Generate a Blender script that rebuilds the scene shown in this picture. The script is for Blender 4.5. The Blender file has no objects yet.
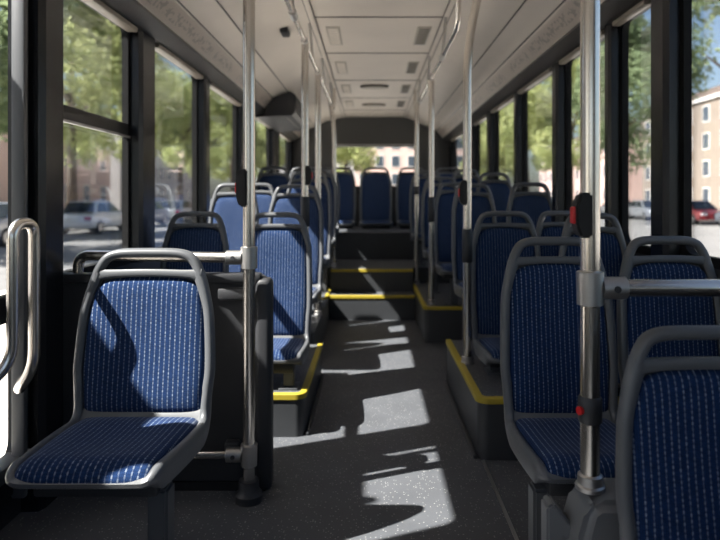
import bpy, bmesh, math, random
from mathutils import Vector, Matrix, Quaternion
random.seed(7)
PI = math.pi
C = bpy.context.scene.collection
CAMZ = 1.22

# ------------------------------------------------------------------ materials
def srgb(r, g, b):
    f = lambda c: (c/255/12.92) if c/255 <= .04045 else ((c/255+.055)/1.055)**2.4
    return (f(r), f(g), f(b), 1)

def mat(name, col, rough=.5, metal=0., bump=0., bscale=200., vary=0., vscale=6., spec=.5, coat=0.):
    m = bpy.data.materials.new(name); m.use_nodes = True
    nt = m.node_tree; b = nt.nodes['Principled BSDF']
    b.inputs['Base Color'].default_value = col
    b.inputs['Roughness'].default_value = rough
    b.inputs['Metallic'].default_value = metal
    b.inputs['Specular IOR Level'].default_value = spec
    b.inputs['Coat Weight'].default_value = coat
    tc = nt.nodes.new('ShaderNodeTexCoord')
    if bump:
        n = nt.nodes.new('ShaderNodeTexNoise'); n.inputs['Scale'].default_value = bscale; n.inputs['Detail'].default_value = 3
        nt.links.new(tc.outputs['Object'], n.inputs['Vector'])
        bp = nt.nodes.new('ShaderNodeBump'); bp.inputs['Strength'].default_value = bump; bp.inputs['Distance'].default_value = .002
        nt.links.new(n.outputs['Fac'], bp.inputs['Height']); nt.links.new(bp.outputs['Normal'], b.inputs['Normal'])
    if vary:
        n2 = nt.nodes.new('ShaderNodeTexNoise'); n2.inputs['Scale'].default_value = vscale; n2.inputs['Detail'].default_value = 5
        nt.links.new(tc.outputs['Object'], n2.inputs['Vector'])
        r = nt.nodes.new('ShaderNodeValToRGB')
        r.color_ramp.elements[0].position = .3; r.color_ramp.elements[1].position = .7
        r.color_ramp.elements[0].color = [c*(1-vary) for c in col[:3]]+[1]
        r.color_ramp.elements[1].color = [min(1, c*(1+vary)) for c in col[:3]]+[1]
        nt.links.new(n2.outputs['Fac'], r.inputs['Fac']); nt.links.new(r.outputs['Color'], b.inputs['Base Color'])
    return m

def mth(nt, op, a, b=None, c=None):
    n = nt.nodes.new('ShaderNodeMath'); n.operation = op
    for i, v in enumerate((a, b, c)):
        if v is None: continue
        if isinstance(v, (int, float)): n.inputs[i].default_value = v
        else: nt.links.new(v, n.inputs[i])
    return n.outputs[0]

def mixc(nt, fac, a, b):
    n = nt.nodes.new('ShaderNodeMix'); n.data_type = 'RGBA'
    for k, v in ((0, fac), (6, a), (7, b)):
        if isinstance(v, (int, float)): n.inputs[k].default_value = v
        elif isinstance(v, tuple): n.inputs[k].default_value = v
        else: nt.links.new(v, n.inputs[k])
    return n.outputs[2]

def fabric_mat():
    m = bpy.data.materials.new('woven_seat_fabric'); m.use_nodes = True
    nt = m.node_tree; b = nt.nodes['Principled BSDF']
    tc = nt.nodes.new('ShaderNodeTexCoord')
    sp = nt.nodes.new('ShaderNodeSeparateXYZ'); nt.links.new(tc.outputs['UV'], sp.inputs[0])
    x, s = sp.outputs[0], sp.outputs[1]
    n = nt.nodes.new('ShaderNodeTexNoise'); n.inputs['Scale'].default_value = 60; n.inputs['Detail'].default_value = 4
    nt.links.new(tc.outputs['UV'], n.inputs['Vector'])
    # light stitched dashes running in columns
    colw, per = .0165, .0125
    cx = mth(nt, 'ABSOLUTE', mth(nt, 'SUBTRACT', mth(nt, 'FRACT', mth(nt, 'DIVIDE', x, colw)), .5))
    idx = mth(nt, 'FLOOR', mth(nt, 'DIVIDE', x, colw))
    ph = mth(nt, 'MULTIPLY', mth(nt, 'MODULO', idx, 2.0), .5)
    fs = mth(nt, 'FRACT', mth(nt, 'ADD', mth(nt, 'DIVIDE', s, per), ph))
    dash = mth(nt, 'MULTIPLY', mth(nt, 'LESS_THAN', cx, .115),
               mth(nt, 'LESS_THAN', mth(nt, 'ABSOLUTE', mth(nt, 'SUBTRACT', fs, .5)), .27))
    # smaller, darker blue flecks between them
    cx2 = mth(nt, 'ABSOLUTE', mth(nt, 'SUBTRACT', mth(nt, 'FRACT', mth(nt, 'DIVIDE', x, colw/3)), .5))
    fs2 = mth(nt, 'FRACT', mth(nt, 'DIVIDE', s, per/2))
    fl = mth(nt, 'MULTIPLY', mth(nt, 'LESS_THAN', cx2, .2), mth(nt, 'LESS_THAN', fs2, .55))
    base = mixc(nt, n.outputs['Fac'], srgb(9, 24, 49), srgb(24, 50, 92))
    c1 = mixc(nt, mth(nt, 'MULTIPLY', fl, .4), base, srgb(34, 62, 108))
    n2 = nt.nodes.new('ShaderNodeTexNoise'); n2.inputs['Scale'].default_value = 90
    nt.links.new(tc.outputs['UV'], n2.inputs['Vector'])
    dfac = mth(nt, 'MULTIPLY', dash, mth(nt, 'MULTIPLY_ADD', n2.outputs['Fac'], 1.7, -.45))
    dfac = mth(nt, 'MAXIMUM', dfac, mth(nt, 'MULTIPLY', mth(nt, 'LESS_THAN', cx, .06), .22))
    c2 = mixc(nt, dfac, c1, srgb(146, 158, 174))
    nt.links.new(c2, b.inputs['Base Color'])
    b.inputs['Roughness'].default_value = .9
    b.inputs['Sheen Weight'].default_value = .08; b.inputs['Sheen Roughness'].default_value = .4
    b.inputs['Specular IOR Level'].default_value = .15
    bp = nt.nodes.new('ShaderNodeBump'); bp.inputs['Strength'].default_value = .35; bp.inputs['Distance'].default_value = .002
    n3 = nt.nodes.new('ShaderNodeTexNoise'); n3.inputs['Scale'].default_value = 350
    nt.links.new(tc.outputs['UV'], n3.inputs['Vector'])
    nt.links.new(n3.outputs['Fac'], bp.inputs['Height']); nt.links.new(bp.outputs['Normal'], b.inputs['Normal'])
    return m

def floor_mat(name, base, speck=True):
    m = bpy.data.materials.new(name); m.use_nodes = True
    nt = m.node_tree; b = nt.nodes['Principled BSDF']
    tc = nt.nodes.new('ShaderNodeTexCoord')
    v = nt.nodes.new('ShaderNodeTexVoronoi'); v.inputs['Scale'].default_value = 110
    nt.links.new(tc.outputs['Object'], v.inputs['Vector'])
    sx = nt.nodes.new('ShaderNodeSeparateColor'); nt.links.new(v.outputs['Color'], sx.inputs[0])
    near = mth(nt, 'LESS_THAN', v.outputs['Distance'], .33)
    light = mth(nt, 'MULTIPLY', near, mth(nt, 'GREATER_THAN', sx.outputs[0], .80))
    n = nt.nodes.new('ShaderNodeTexNoise'); n.inputs['Scale'].default_value = 5; n.inputs['Detail'].default_value = 8
    nt.links.new(tc.outputs['Object'], n.inputs['Vector'])
    b1 = mixc(nt, n.outputs['Fac'], tuple(c*.75 for c in base[:3])+(1,), tuple(c*1.25 for c in base[:3])+(1,))
    c = mixc(nt, mth(nt, 'MULTIPLY', light, .55), b1, srgb(165, 165, 162))
    nt.links.new(c, b.inputs['Base Color'])
    b.inputs['Roughness'].default_value = .5; b.inputs['Specular IOR Level'].default_value = .25
    n4 = nt.nodes.new('ShaderNodeTexNoise'); n4.inputs['Scale'].default_value = 160
    nt.links.new(tc.outputs['Object'], n4.inputs['Vector'])
    bp = nt.nodes.new('ShaderNodeBump'); bp.inputs['Strength'].default_value = .25; bp.inputs['Distance'].default_value = .002
    nt.links.new(n4.outputs['Fac'], bp.inputs['Height']); nt.links.new(bp.outputs['Normal'], b.inputs['Normal'])
    return m

def glass_mat():
    m = bpy.data.materials.new('window_glass'); m.use_nodes = True
    nt = m.node_tree; nt.nodes.clear()
    o = nt.nodes.new('ShaderNodeOutputMaterial')
    t = nt.nodes.new('ShaderNodeBsdfTransparent'); t.inputs[0].default_value = (.895, .90, .893, 1)
    g = nt.nodes.new('ShaderNodeBsdfGlossy'); g.inputs['Roughness'].default_value = .03; g.inputs[0].default_value = (.9, .95, 1, 1)
    f = nt.nodes.new('ShaderNodeLayerWeight'); f.inputs[0].default_value = .12
    mx = nt.nodes.new('ShaderNodeMixShader')
    fac = mth(nt, 'MULTIPLY', f.outputs['Fresnel'], .55)
    nt.links.new(fac, mx.inputs[0]); nt.links.new(t.outputs[0], mx.inputs[1]); nt.links.new(g.outputs[0], mx.inputs[2])
    nt.links.new(mx.outputs[0], o.inputs[0])
    return m

def leaf_mat(name, c1, c2):
    m = bpy.data.materials.new(name); m.use_nodes = True
    nt = m.node_tree; nt.nodes.clear()
    o = nt.nodes.new('ShaderNodeOutputMaterial')
    tc = nt.nodes.new('ShaderNodeTexCoord')
    n = nt.nodes.new('ShaderNodeTexNoise'); n.inputs['Scale'].default_value = 1.3; n.inputs['Detail'].default_value = 5
    nt.links.new(tc.outputs['Object'], n.inputs['Vector'])
    r = nt.nodes.new('ShaderNodeValToRGB'); r.color_ramp.elements[0].position = .35; r.color_ramp.elements[1].position = .65
    r.color_ramp.elements[0].color = c1; r.color_ramp.elements[1].color = c2
    nt.links.new(n.outputs['Fac'], r.inputs[0])
    d = nt.nodes.new('ShaderNodeBsdfDiffuse'); t = nt.nodes.new('ShaderNodeBsdfTranslucent')
    nt.links.new(r.outputs[0], d.inputs[0]); nt.links.new(r.outputs[0], t.inputs[0])
    mx = nt.nodes.new('ShaderNodeMixShader'); mx.inputs[0].default_value = .5
    nt.links.new(d.outputs[0], mx.inputs[1]); nt.links.new(t.outputs[0], mx.inputs[2])
    nt.links.new(mx.outputs[0], o.inputs[0])
    return m

def strip_mat():
    # pale cove strip with rows of small illegible grey print
    m = bpy.data.materials.new('printed_cove_strip'); m.use_nodes = True
    nt = m.node_tree; b = nt.nodes['Principled BSDF']
    tc = nt.nodes.new('ShaderNodeTexCoord')
    sp = nt.nodes.new('ShaderNodeSeparateXYZ'); nt.links.new(tc.outputs['UV'], sp.inputs[0])
    u, v = sp.outputs[0], sp.outputs[1]
    cb = nt.nodes.new('ShaderNodeCombineXYZ')
    nt.links.new(mth(nt, 'MULTIPLY', u, 26.0), cb.inputs[0]); nt.links.new(mth(nt, 'MULTIPLY', v, 3.0), cb.inputs[1])
    n = nt.nodes.new('ShaderNodeTexNoise'); n.inputs['Scale'].default_value = 1.0; n.inputs['Detail'].default_value = 2
    nt.links.new(cb.outputs[0], n.inputs['Vector'])
    marks = mth(nt, 'GREATER_THAN', n.outputs['Fac'], .53)
    blk = nt.nodes.new('ShaderNodeTexNoise'); blk.noise_dimensions = '1D'; blk.inputs['Scale'].default_value = 2.2
    nt.links.new(u, blk.inputs['W'])
    gate = mth(nt, 'GREATER_THAN', blk.outputs['Fac'], .42)
    band = mth(nt, 'LESS_THAN', mth(nt, 'ABSOLUTE', mth(nt, 'SUBTRACT', v, .5)), .3)
    fac = mth(nt, 'MULTIPLY', mth(nt, 'MULTIPLY', marks, gate), mth(nt, 'MULTIPLY', band, .55))
    c = mixc(nt, fac, (.70, .63, .57, 1), (.34, .32, .30, 1))
    nt.links.new(c, b.inputs['Base Color']); b.inputs['Roughness'].default_value = .4
    return m

M = dict(
    fabric=fabric_mat(),
    shell=mat('grey_seat_plastic', srgb(86, 88, 91), .38, bump=.12, bscale=600),
    shell_dark=mat('charcoal_plastic', srgb(44, 45, 48), .5, bump=.2, bscale=400),
    leg=mat('grey_painted_steel', srgb(78, 80, 83), .4),
    steel=mat('brushed_steel', (.78, .73, .67, 1), .25, 1., bump=.05, bscale=900),
    castmetal=mat('cast_metal_joint', (.52, .51, .50, 1), .42, 1.),
    rail_grey=mat('blind_rail_grey', srgb(128, 120, 110), .4),
    gasket=mat('black_gasket', srgb(9, 9, 10), .6, spec=.2),
    black=mat('black_rubber', srgb(20, 20, 22), .55),
    blackp=mat('black_frame_paint', srgb(22, 23, 26), .33),
    pillar=mat('pillar_lining', srgb(25, 27, 32), .26, bump=.1, bscale=300),
    wall=mat('dark_wall_lining', srgb(38, 39, 42), .55, bump=.25, bscale=250),
    header=mat('grey_header_lining', srgb(62, 59, 56), .5, bump=.1),
    rear=mat('rear_wall_lining', srgb(60, 60, 59), .6, bump=.1),
    ceil=mat('ceiling_panel', (.64, .58, .515, 1), .42, vary=.05, vscale=2.0),
    seam=mat('ceiling_seam', srgb(70, 66, 62), .5),
    strip=strip_mat(),
    floor=floor_mat('speckled_vinyl', srgb(78, 80, 84)),
    plinth=mat('dark_vinyl_side', srgb(52, 54, 57), .5, bump=.2, bscale=150, vary=.1),
    yellow=mat('yellow_edge', srgb(160, 142, 40), .55),
    alu=mat('aluminium_trim', (.45, .45, .45, 1), .4, 1.),
    red=mat('red_plastic', srgb(190, 30, 34), .4),
    glass=glass_mat(),
    boxgrey=mat('moulded_grey_box', srgb(102, 104, 106), .42, bump=.1, bscale=300),
    vent=mat('vent_grey', srgb(176, 170, 160), .5),
    dvent=mat('vent_dark', srgb(110, 105, 99), .5),
    asphalt=mat('asphalt', (.155, .15, .147, 1), .85, vary=.15, vscale=.8),
    pave=mat('pavement', (.30, .285, .265, 1), .85, vary=.1, vscale=.7),
    bark=mat('bark', srgb(84, 70, 58), .9, vary=.3, vscale=5),
    leaf_a=leaf_mat('leaf_yellowgreen', (.27, .31, .13, 1), (.50, .52, .25, 1)),
    leaf_b=leaf_mat('leaf_green', (.15, .20, .11, 1), (.31, .37, .20, 1)),
    pinkwall=mat('pink_render', srgb(196, 168, 158), .85, vary=.06, vscale=.5),
    beigewall=mat('beige_stone', srgb(124, 113, 103), .85, vary=.06, vscale=.5),
    greywall=mat('grey_render', srgb(170, 166, 164), .85, vary=.06, vscale=.5),
    winframe=mat('white_frame', srgb(200, 198, 194), .6),
    pane=mat('dark_pane', srgb(62, 70, 80), .12),
    roof=mat('roof_grey', srgb(96, 84, 78), .8),
    tyre=mat('tyre', srgb(24, 24, 25), .8), rim=mat('rim', (.5, .5, .5, 1), .35, 1.),
    carglass=mat('car_glass', srgb(28, 32, 38), .08),
    lamp_w=mat('lamp_clear', srgb(220, 222, 224), .1), lamp_r=mat('lamp_red', srgb(150, 18, 20), .2),
    car_white=mat('car_white', srgb(205, 207, 210), .25, coat=.5), car_silver=mat('car_silver', srgb(150, 154, 160), .3, .6, coat=.5),
    car_grey=mat('car_grey', srgb(74, 80, 90), .28, .3, coat=.5), car_red=mat('car_darkred', srgb(112, 34, 40), .28, coat=.5),
    car_black=mat('car_black', srgb(28, 30, 34), .25, coat=.5),
)

# ------------------------------------------------------------------ object helpers
def link_mesh(name, bm, material, parent=None, smooth=40, loc=None):
    me = bpy.data.meshes.new(name); bm.normal_update(); bm.to_mesh(me); bm.free()
    for m in (material if isinstance(material, (list, tuple)) else [material]): me.materials.append(m)
    if smooth is not None:
        for p in me.polygons: p.use_smooth = True
        me.set_sharp_from_angle(angle=math.radians(smooth))
    o = bpy.data.objects.new(name, me); C.objects.link(o)
    if parent is not None: o.parent = parent
    if loc is not None: o.location = loc
    return o

def tag(o, label=None, cat=None, group=None, kind=None):
    if label: o['label'] = label
    if cat: o['category'] = cat
    if group: o['group'] = group
    if kind: o['kind'] = kind
    return o

def thing(name, label, cat, loc=(0, 0, 0), rotz=0, group=None):
    e = bpy.data.objects.new(name, None); C.objects.link(e); e.empty_display_size = .1
    e.location = loc; e.rotation_euler = (0, 0, rotz)
    return tag(e, label, cat, group)

def struct(name, bm, m, parent=None, smooth=40):
    o = link_mesh(name, bm, m, parent, smooth)
    if parent is None: o['kind'] = 'structure'
    return o

def add_box(bm, x0, x1, y0, y1, z0, z1, bev=0., seg=2):
    r = bmesh.ops.create_cube(bm, size=1)
    vs = r['verts']
    for v in vs:
        v.co = Vector(((x0+x1)/2+v.co.x*(x1-x0), (y0+y1)/2+v.co.y*(y1-y0), (z0+z1)/2+v.co.z*(z1-z0)))
    if bev:
        es = list({e for v in vs for e in v.link_edges})
        bmesh.ops.bevel(bm, geom=es, offset=bev, segments=seg, profile=.5, affect='EDGES')
    return bm

def box(*a, **k): return add_box(bmesh.new(), *a, **k)

def fillet(pts, r, n=7):
    pts = [Vector(p) for p in pts]; out = [pts[0]]
    for i in range(1, len(pts)-1):
        p, a, b = pts[i], pts[i-1], pts[i+1]
        da, db = (a-p), (b-p)
        rr = min(r, da.length*.48, db.length*.48)
        pa, pb = p+da.normalized()*rr, p+db.normalized()*rr
        for k in range(n+1):
            t = k/n
            out.append((pa*(1-t)+p*t)*(1-t)+(p*(1-t)+pb*t)*t)
    out.append(pts[-1])
    return out

def add_tube(bm, pts, r, seg=14, cap=True, rz=None):
    pts = [Vector(p) for p in pts]
    rings = []
    T = (pts[1]-pts[0]).normalized()
    up = Vector((0, 0, 1)) if abs(T.z) < .9 else Vector((1, 0, 0))
    N = T.cross(up).normalized()
    for i, p in enumerate(pts):
        if i == 0: t = T
        elif i == len(pts)-1: t = (pts[i]-pts[i-1]).normalized()
        else: t = ((pts[i]-pts[i-1]).normalized()+(pts[i+1]-pts[i]).normalized()).normalized()
        N = (N-t*N.dot(t)).normalized(); B = t.cross(N)
        rad = r[i] if isinstance(r, (list, tuple)) else r
        rings.append([bm.verts.new(p+(N*math.cos(a)+B*math.sin(a))*rad) for a in [2*PI*k/seg for k in range(seg)]])
    for a, b in zip(rings, rings[1:]):
        for k in range(seg): bm.faces.new((a[k], a[(k+1) % seg], b[(k+1) % seg], b[k]))
    if cap:
        bm.faces.new(list(reversed(rings[0]))); bm.faces.new(rings[-1])
    return bm

def tube(*a, **k): return add_tube(bmesh.new(), *a, **k)

def add_prism(bm, poly, axis, a0, a1):
    """poly of 2D points extruded along axis ('x','y','z')"""
    def P(p, a):
        if axis == 'x': return Vector((a, p[0], p[1]))
        if axis == 'y': return Vector((p[0], a, p[1]))
        return Vector((p[0], p[1], a))
    A = [bm.verts.new(P(p, a0)) for p in poly]; B = [bm.verts.new(P(p, a1)) for p in poly]
    n = len(poly)
    for i in range(n): bm.faces.new((A[i], A[(i+1) % n], B[(i+1) % n], B[i]))
    bm.faces.new(list(reversed(A))); bm.faces.new(B)
    bmesh.ops.recalc_face_normals(bm, faces=bm.faces[:])
    return bm

def rrect(x0, x1, y0, y1, r, n=6):
    out = []
    for cx, cy, a in ((x1-r, y0+r, -PI/2), (x1-r, y1-r, 0), (x0+r, y1-r, PI/2), (x0+r, y0+r, PI)):
        for k in range(n+1):
            t = a+PI/2*k/n; out.append((cx+r*math.cos(t), cy+r*math.sin(t)))
    return out

def add_ring(bm, outer, inner, P0, P1):
    """frame between two outlines with the same number of points; P0/P1 map (u,v) to the two faces"""
    n = len(outer)
    o0 = [bm.verts.new(P0(p)) for p in outer]; i0 = [bm.verts.new(P0(p)) for p in inner]
    o1 = [bm.verts.new(P1(p)) for p in outer]; i1 = [bm.verts.new(P1(p)) for p in inner]
    for k in range(n):
        j = (k+1) % n
        bm.faces.new((o0[k], o0[j], i0[j], i0[k])); bm.faces.new((o1[k], i1[k], i1[j], o1[j]))
        bm.faces.new((o0[k], o1[k], o1[j], o0[j])); bm.faces.new((i0[k], i0[j], i1[j], i1[k]))
    bmesh.ops.recalc_face_normals(bm, faces=bm.faces[:])
    return bm

# ------------------------------------------------------------------ the shell of the bus
YF, YR = -1.6, 9.9            # front and rear
XI, XG, XO = 1.28, 1.36, 1.385 # pillar face, glass / lower lining, outside
def prof(side):               # cove profile (x,z) from the ceiling's flat edge to the wall
    fx = -.44 if side < 0 else .555
    return [(fx, 2.557), (side*.74, 2.487), (side*.92, 2.395), (side*1.01, 2.367), (side*1.085, 2.327), (side*1.18, 2.205)]

bm = box(-XO, XO, YF, YR+.1, -.06, 0)
struct('floor', bm, M['floor'])

bm = bmesh.new()
L, R = prof(-1), prof(1)
inner = [(-XO, 2.205)]+list(reversed(L))+R+[(XO, 2.205)]
poly = inner+[(XO, 2.75), (-XO, 2.75)]
add_prism(bm, poly, 'y', YF, YR+.1)
ceiling = struct('ceiling', bm, M['ceil'], smooth=25)
# seams of the ceiling panels
n_trim = [0]
def trim(bm, m, smooth=40):
    n_trim[0] += 1
    return struct('trim_%d' % n_trim[0], bm, m, smooth=smooth)
for x in (-.44, .555):
    trim(box(x-.02, x+.02, YF, YR, 2.548, 2.560, bev=.004), M['ceil'])
    trim(box(x-.026, x-.02, YF, YR, 2.551, 2.560), M['seam']); trim(box(x+.02, x+.026, YF, YR, 2.547, 2.560), M['seam'])
for y in (3.3, 4.43, 5.53, 6.8, 8.0, 9.1):
    trim(box(-.44, .555, y-.008, y+.008, 2.553, 2.561), M['seam'])
for s in (-1, 1):
    p = prof(s)
    for (x, z) in (p[2], p[4]):
        trim(tube([(x, YF, z+.001), (x, YR, z+.001)], .006, 6), M['seam'])
    # printed strip on the lower cove
    (xa, za), (xb, zb) = p[4], p[5]
    bm = bmesh.new(); uv = bm.loops.layers.uv.new('UVMap')
    nx, nz = (zb-za), -(xb-xa)
    q = math.hypot(nx, nz); off = .002
    sg = -1 if nz > 0 else 1
    ox, oz = sg*nx/q*off, sg*nz/q*off
    def pt(t): return (xa+(xb-xa)*t+ox, za+(zb-za)*t+oz)
    (x0, z0), (x1, z1) = pt(.12), pt(.9)
    vs = [bm.verts.new(c) for c in ((x0, YF, z0), (x0, YR-.05, z0), (x1, YR-.05, z1), (x1, YF, z1))]
    f = bm.faces.new(vs)
    for l, c in zip(f.loops, ((0, 1), (YR, 1), (YR, 0), (0, 0))): l[uv].uv = c
    g = bmesh.ops.solidify(bm, geom=bm.faces[:], thickness=.0015)
    trim(bm, M['strip'])

# windows along the sides: (Y start, Y end, sill)
SILL_L, SILL_R, TOPZ = .86, .95, 2.165
LW = [(2.53, 3.34), (3.59, 4.64), (4.80, 6.0), (6.68, 7.92), (8.44, 9.7)]
LDOOR = (1.52, 2.33)
RW = [(.6, 2.60), (2.78, 3.23), (3.3, 4.14), (4.27, 5.3), (5.41, 6.48), (6.68, 7.6), (8.0, 9.7)]

def wall_side(s, sill, openings, name):
    bm = bmesh.new()
    X = lambda a, b: (min(s*a, s*b), max(s*a, s*b))
    x0, x1 = X(XG, XO)
    # lower lining
    if s < 0:
        add_box(bm, x0, x1, YF, LDOOR[0], -.05, sill); add_box(bm, x0, x1, LDOOR[1], YR, -.05, sill)
        add_box(bm, x0, x1, LDOOR[0], LDOOR[1], -.05, .12)
    else:
        add_box(bm, x0, x1, YF, YR, -.05, sill)
    o = struct(name, bm, M['wall'])
    # pillars between the openings
    ends = [YF]+[v for a in openings for v in a[:2]]+[YR]
    for k in range(0, len(ends), 2):
        a, b = ends[k], ends[k+1]
        bm = bmesh.new()
        zlow = sill if s > 0 or a > 2.4 else -.02
        pa, pb = X(XI, XO)
        w = b-a
        c = min(.035, w*.2)
        # chamfered lining of the pillar, the inner face narrower than its root
        if s < 0: poly = [(-XO, a), (-XG+.01, a), (-XI-.015, a+.004), (-XI, a+c), (-XI, b-c), (-XI-.015, b-.004), (-XG+.01, b), (-XO, b)]
        else: poly = [(XO, b), (XG-.01, b), (XI+.015, b-.004), (XI, b-c), (XI, a+c), (XI+.015, a+.004), (XG-.01, a), (XO, a)]
        add_prism(bm, poly, 'z', zlow, 2.17)
        struct('trim_pillar', bm, M['pillar'], smooth=20).name = 'trim_%d' % (n_trim[0]+1); n_trim[0] += 1
    # header
    bm = bmesh.new()
    add_prism(bm, [(s*1.175, 2.212), (s*1.175, 2.194), (s*1.268, 2.160), (s*XO, 2.160), (s*XO, 2.212)], 'y', YF, YR)
    trim(bm, M['header'], 20)
    return o
LFRONT = (-1.3, 1.3)
wall_side(-1, SILL_L, [LFRONT, LDOOR]+LW, 'wall_left')

wall_side(1, SILL_R, RW, 'wall_right')

n_win = [0]
def window(s, y0, y1, z0, z1, split=None, name=None):
    n_win[0] += 1
    xa, xb = s*(XG-.02), s*(XG+.014)
    bm = bmesh.new()
    r = min(.07, (y1-y0)*.25)
    o = rrect(y0-.005, y1+.005, z0-.005, z1+.03, .02); i = rrect(y0+.03, y1-.03, z0+.035, z1, r)
    add_ring(bm, o, i, lambda p: Vector((xa, p[0], p[1])), lambda p: Vector((xb, p[0], p[1])))
    w = struct(name or 'window_%d' % n_win[0], bm, M['gasket'], smooth=30)
    g = box(min(s*(XG+.004), s*(XG+.010)), max(s*(XG+.004), s*(XG+.010)), y0+.02, y1-.02, z0+.02, z1+.01)
    link_mesh('glass', g, M['glass'], w)
    if split:
        link_mesh('transom', box(min(xa, xb), max(xa, xb), y0+.02, y1-.02, split-.03, split+.035, bev=.006), M['blackp'], w)
        link_mesh('transom_lip', box(min(xa, xa-s*.014), max(xa, xa-s*.014), y0+.03, y1-.03, split-.045, split-.032, bev=.003), M['alu'], w)
    # blind rail over the pane
    xr = s*(XI+.0)
    link_mesh('blind_rail', box(min(xr, xr+s*.06), max(xr, xr+s*.045), y0+.04, y1-.04, 2.130, 2.158, bev=.008), M['rail_grey'], w)
    return w
for k, (a, b) in enumerate(LW): window(-1, a, b, SILL_L, TOPZ, split=1.595 if k == 0 else None)
window(-1, *LFRONT, SILL_L, TOPZ)
for k, (a, b) in enumerate(RW): window(1, a, b, SILL_R, TOPZ)

# glazed front door on the left
bm = bmesh.new()
a, b = LDOOR
xa, xb = -(XG-.03), -(XG+.02)
o = rrect(a, b, .12, TOPZ+.03, .02); i = rrect(a+.05, b-.05, .24, TOPZ, .06)
add_ring(bm, o, i, lambda p: Vector((xa, p[0], p[1])), lambda p: Vector((xb, p[0], p[1])))
door = struct('door_1', bm, M['blackp'], smooth=30)
link_mesh('glass', box(-XG-.006, -XG, a+.03, b-.03, .2, TOPZ+.01), M['glass'], door)
link_mesh('mid_rail', box(xb, xa, a+.03, b-.03, .76, .86, bev=.01), M['blackp'], door)
link_mesh('sill_rail', box(xb, xa+.03, a+.02, b-.02, .20, .26, bev=.012), M['alu'], door)
link_mesh('edge_post', box(-XI-.06, -XI-.01, b-.10, b-.07, .1, 2.16, bev=.008), M['leg'], door)

# rear wall with its window
bm = bmesh.new()
o = rrect(-XO, XO, -.05, 2.75, .01); i = rrect(-.62, .75, 1.40, 2.085, .10)
add_ring(bm, o, i, lambda p: Vector((p[0], YR, p[1])), lambda p: Vector((p[0], YR+.08, p[1])))
struct('wall_rear', bm, M['rear'], smooth=30)
bm = bmesh.new()
o = rrect(-.66, .79, 1.36, 2.125, .11); i = rrect(-.60, .73, 1.42, 2.065, .09)
add_ring(bm, o, i, lambda p: Vector((p[0], YR-.02, p[1])), lambda p: Vector((p[0], YR+.085, p[1])))
rw = struct('window_14', bm, M['header'], smooth=30)
link_mesh('glass', box(-.62, .75, YR+.04, YR+.046, 1.4, 2.085), M['glass'], rw)
link_mesh('top_trim', box(-.6, .73, YR-.03, YR-.02, 2.075, 2.105, bev=.004), M['alu'], rw)
# front end, behind the camera
bm = bmesh.new()
o = rrect(-XO, XO, -.05, 2.75, .01); i = rrect(-1.12, 1.12, 1.05, 2.15, .10)
add_ring(bm, o, i, lambda p: Vector((p[0], YF-.08, p[1])), lambda p: Vector((p[0], YF, p[1])))
struct('wall_front', bm, M['wall'], smooth=30)

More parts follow.
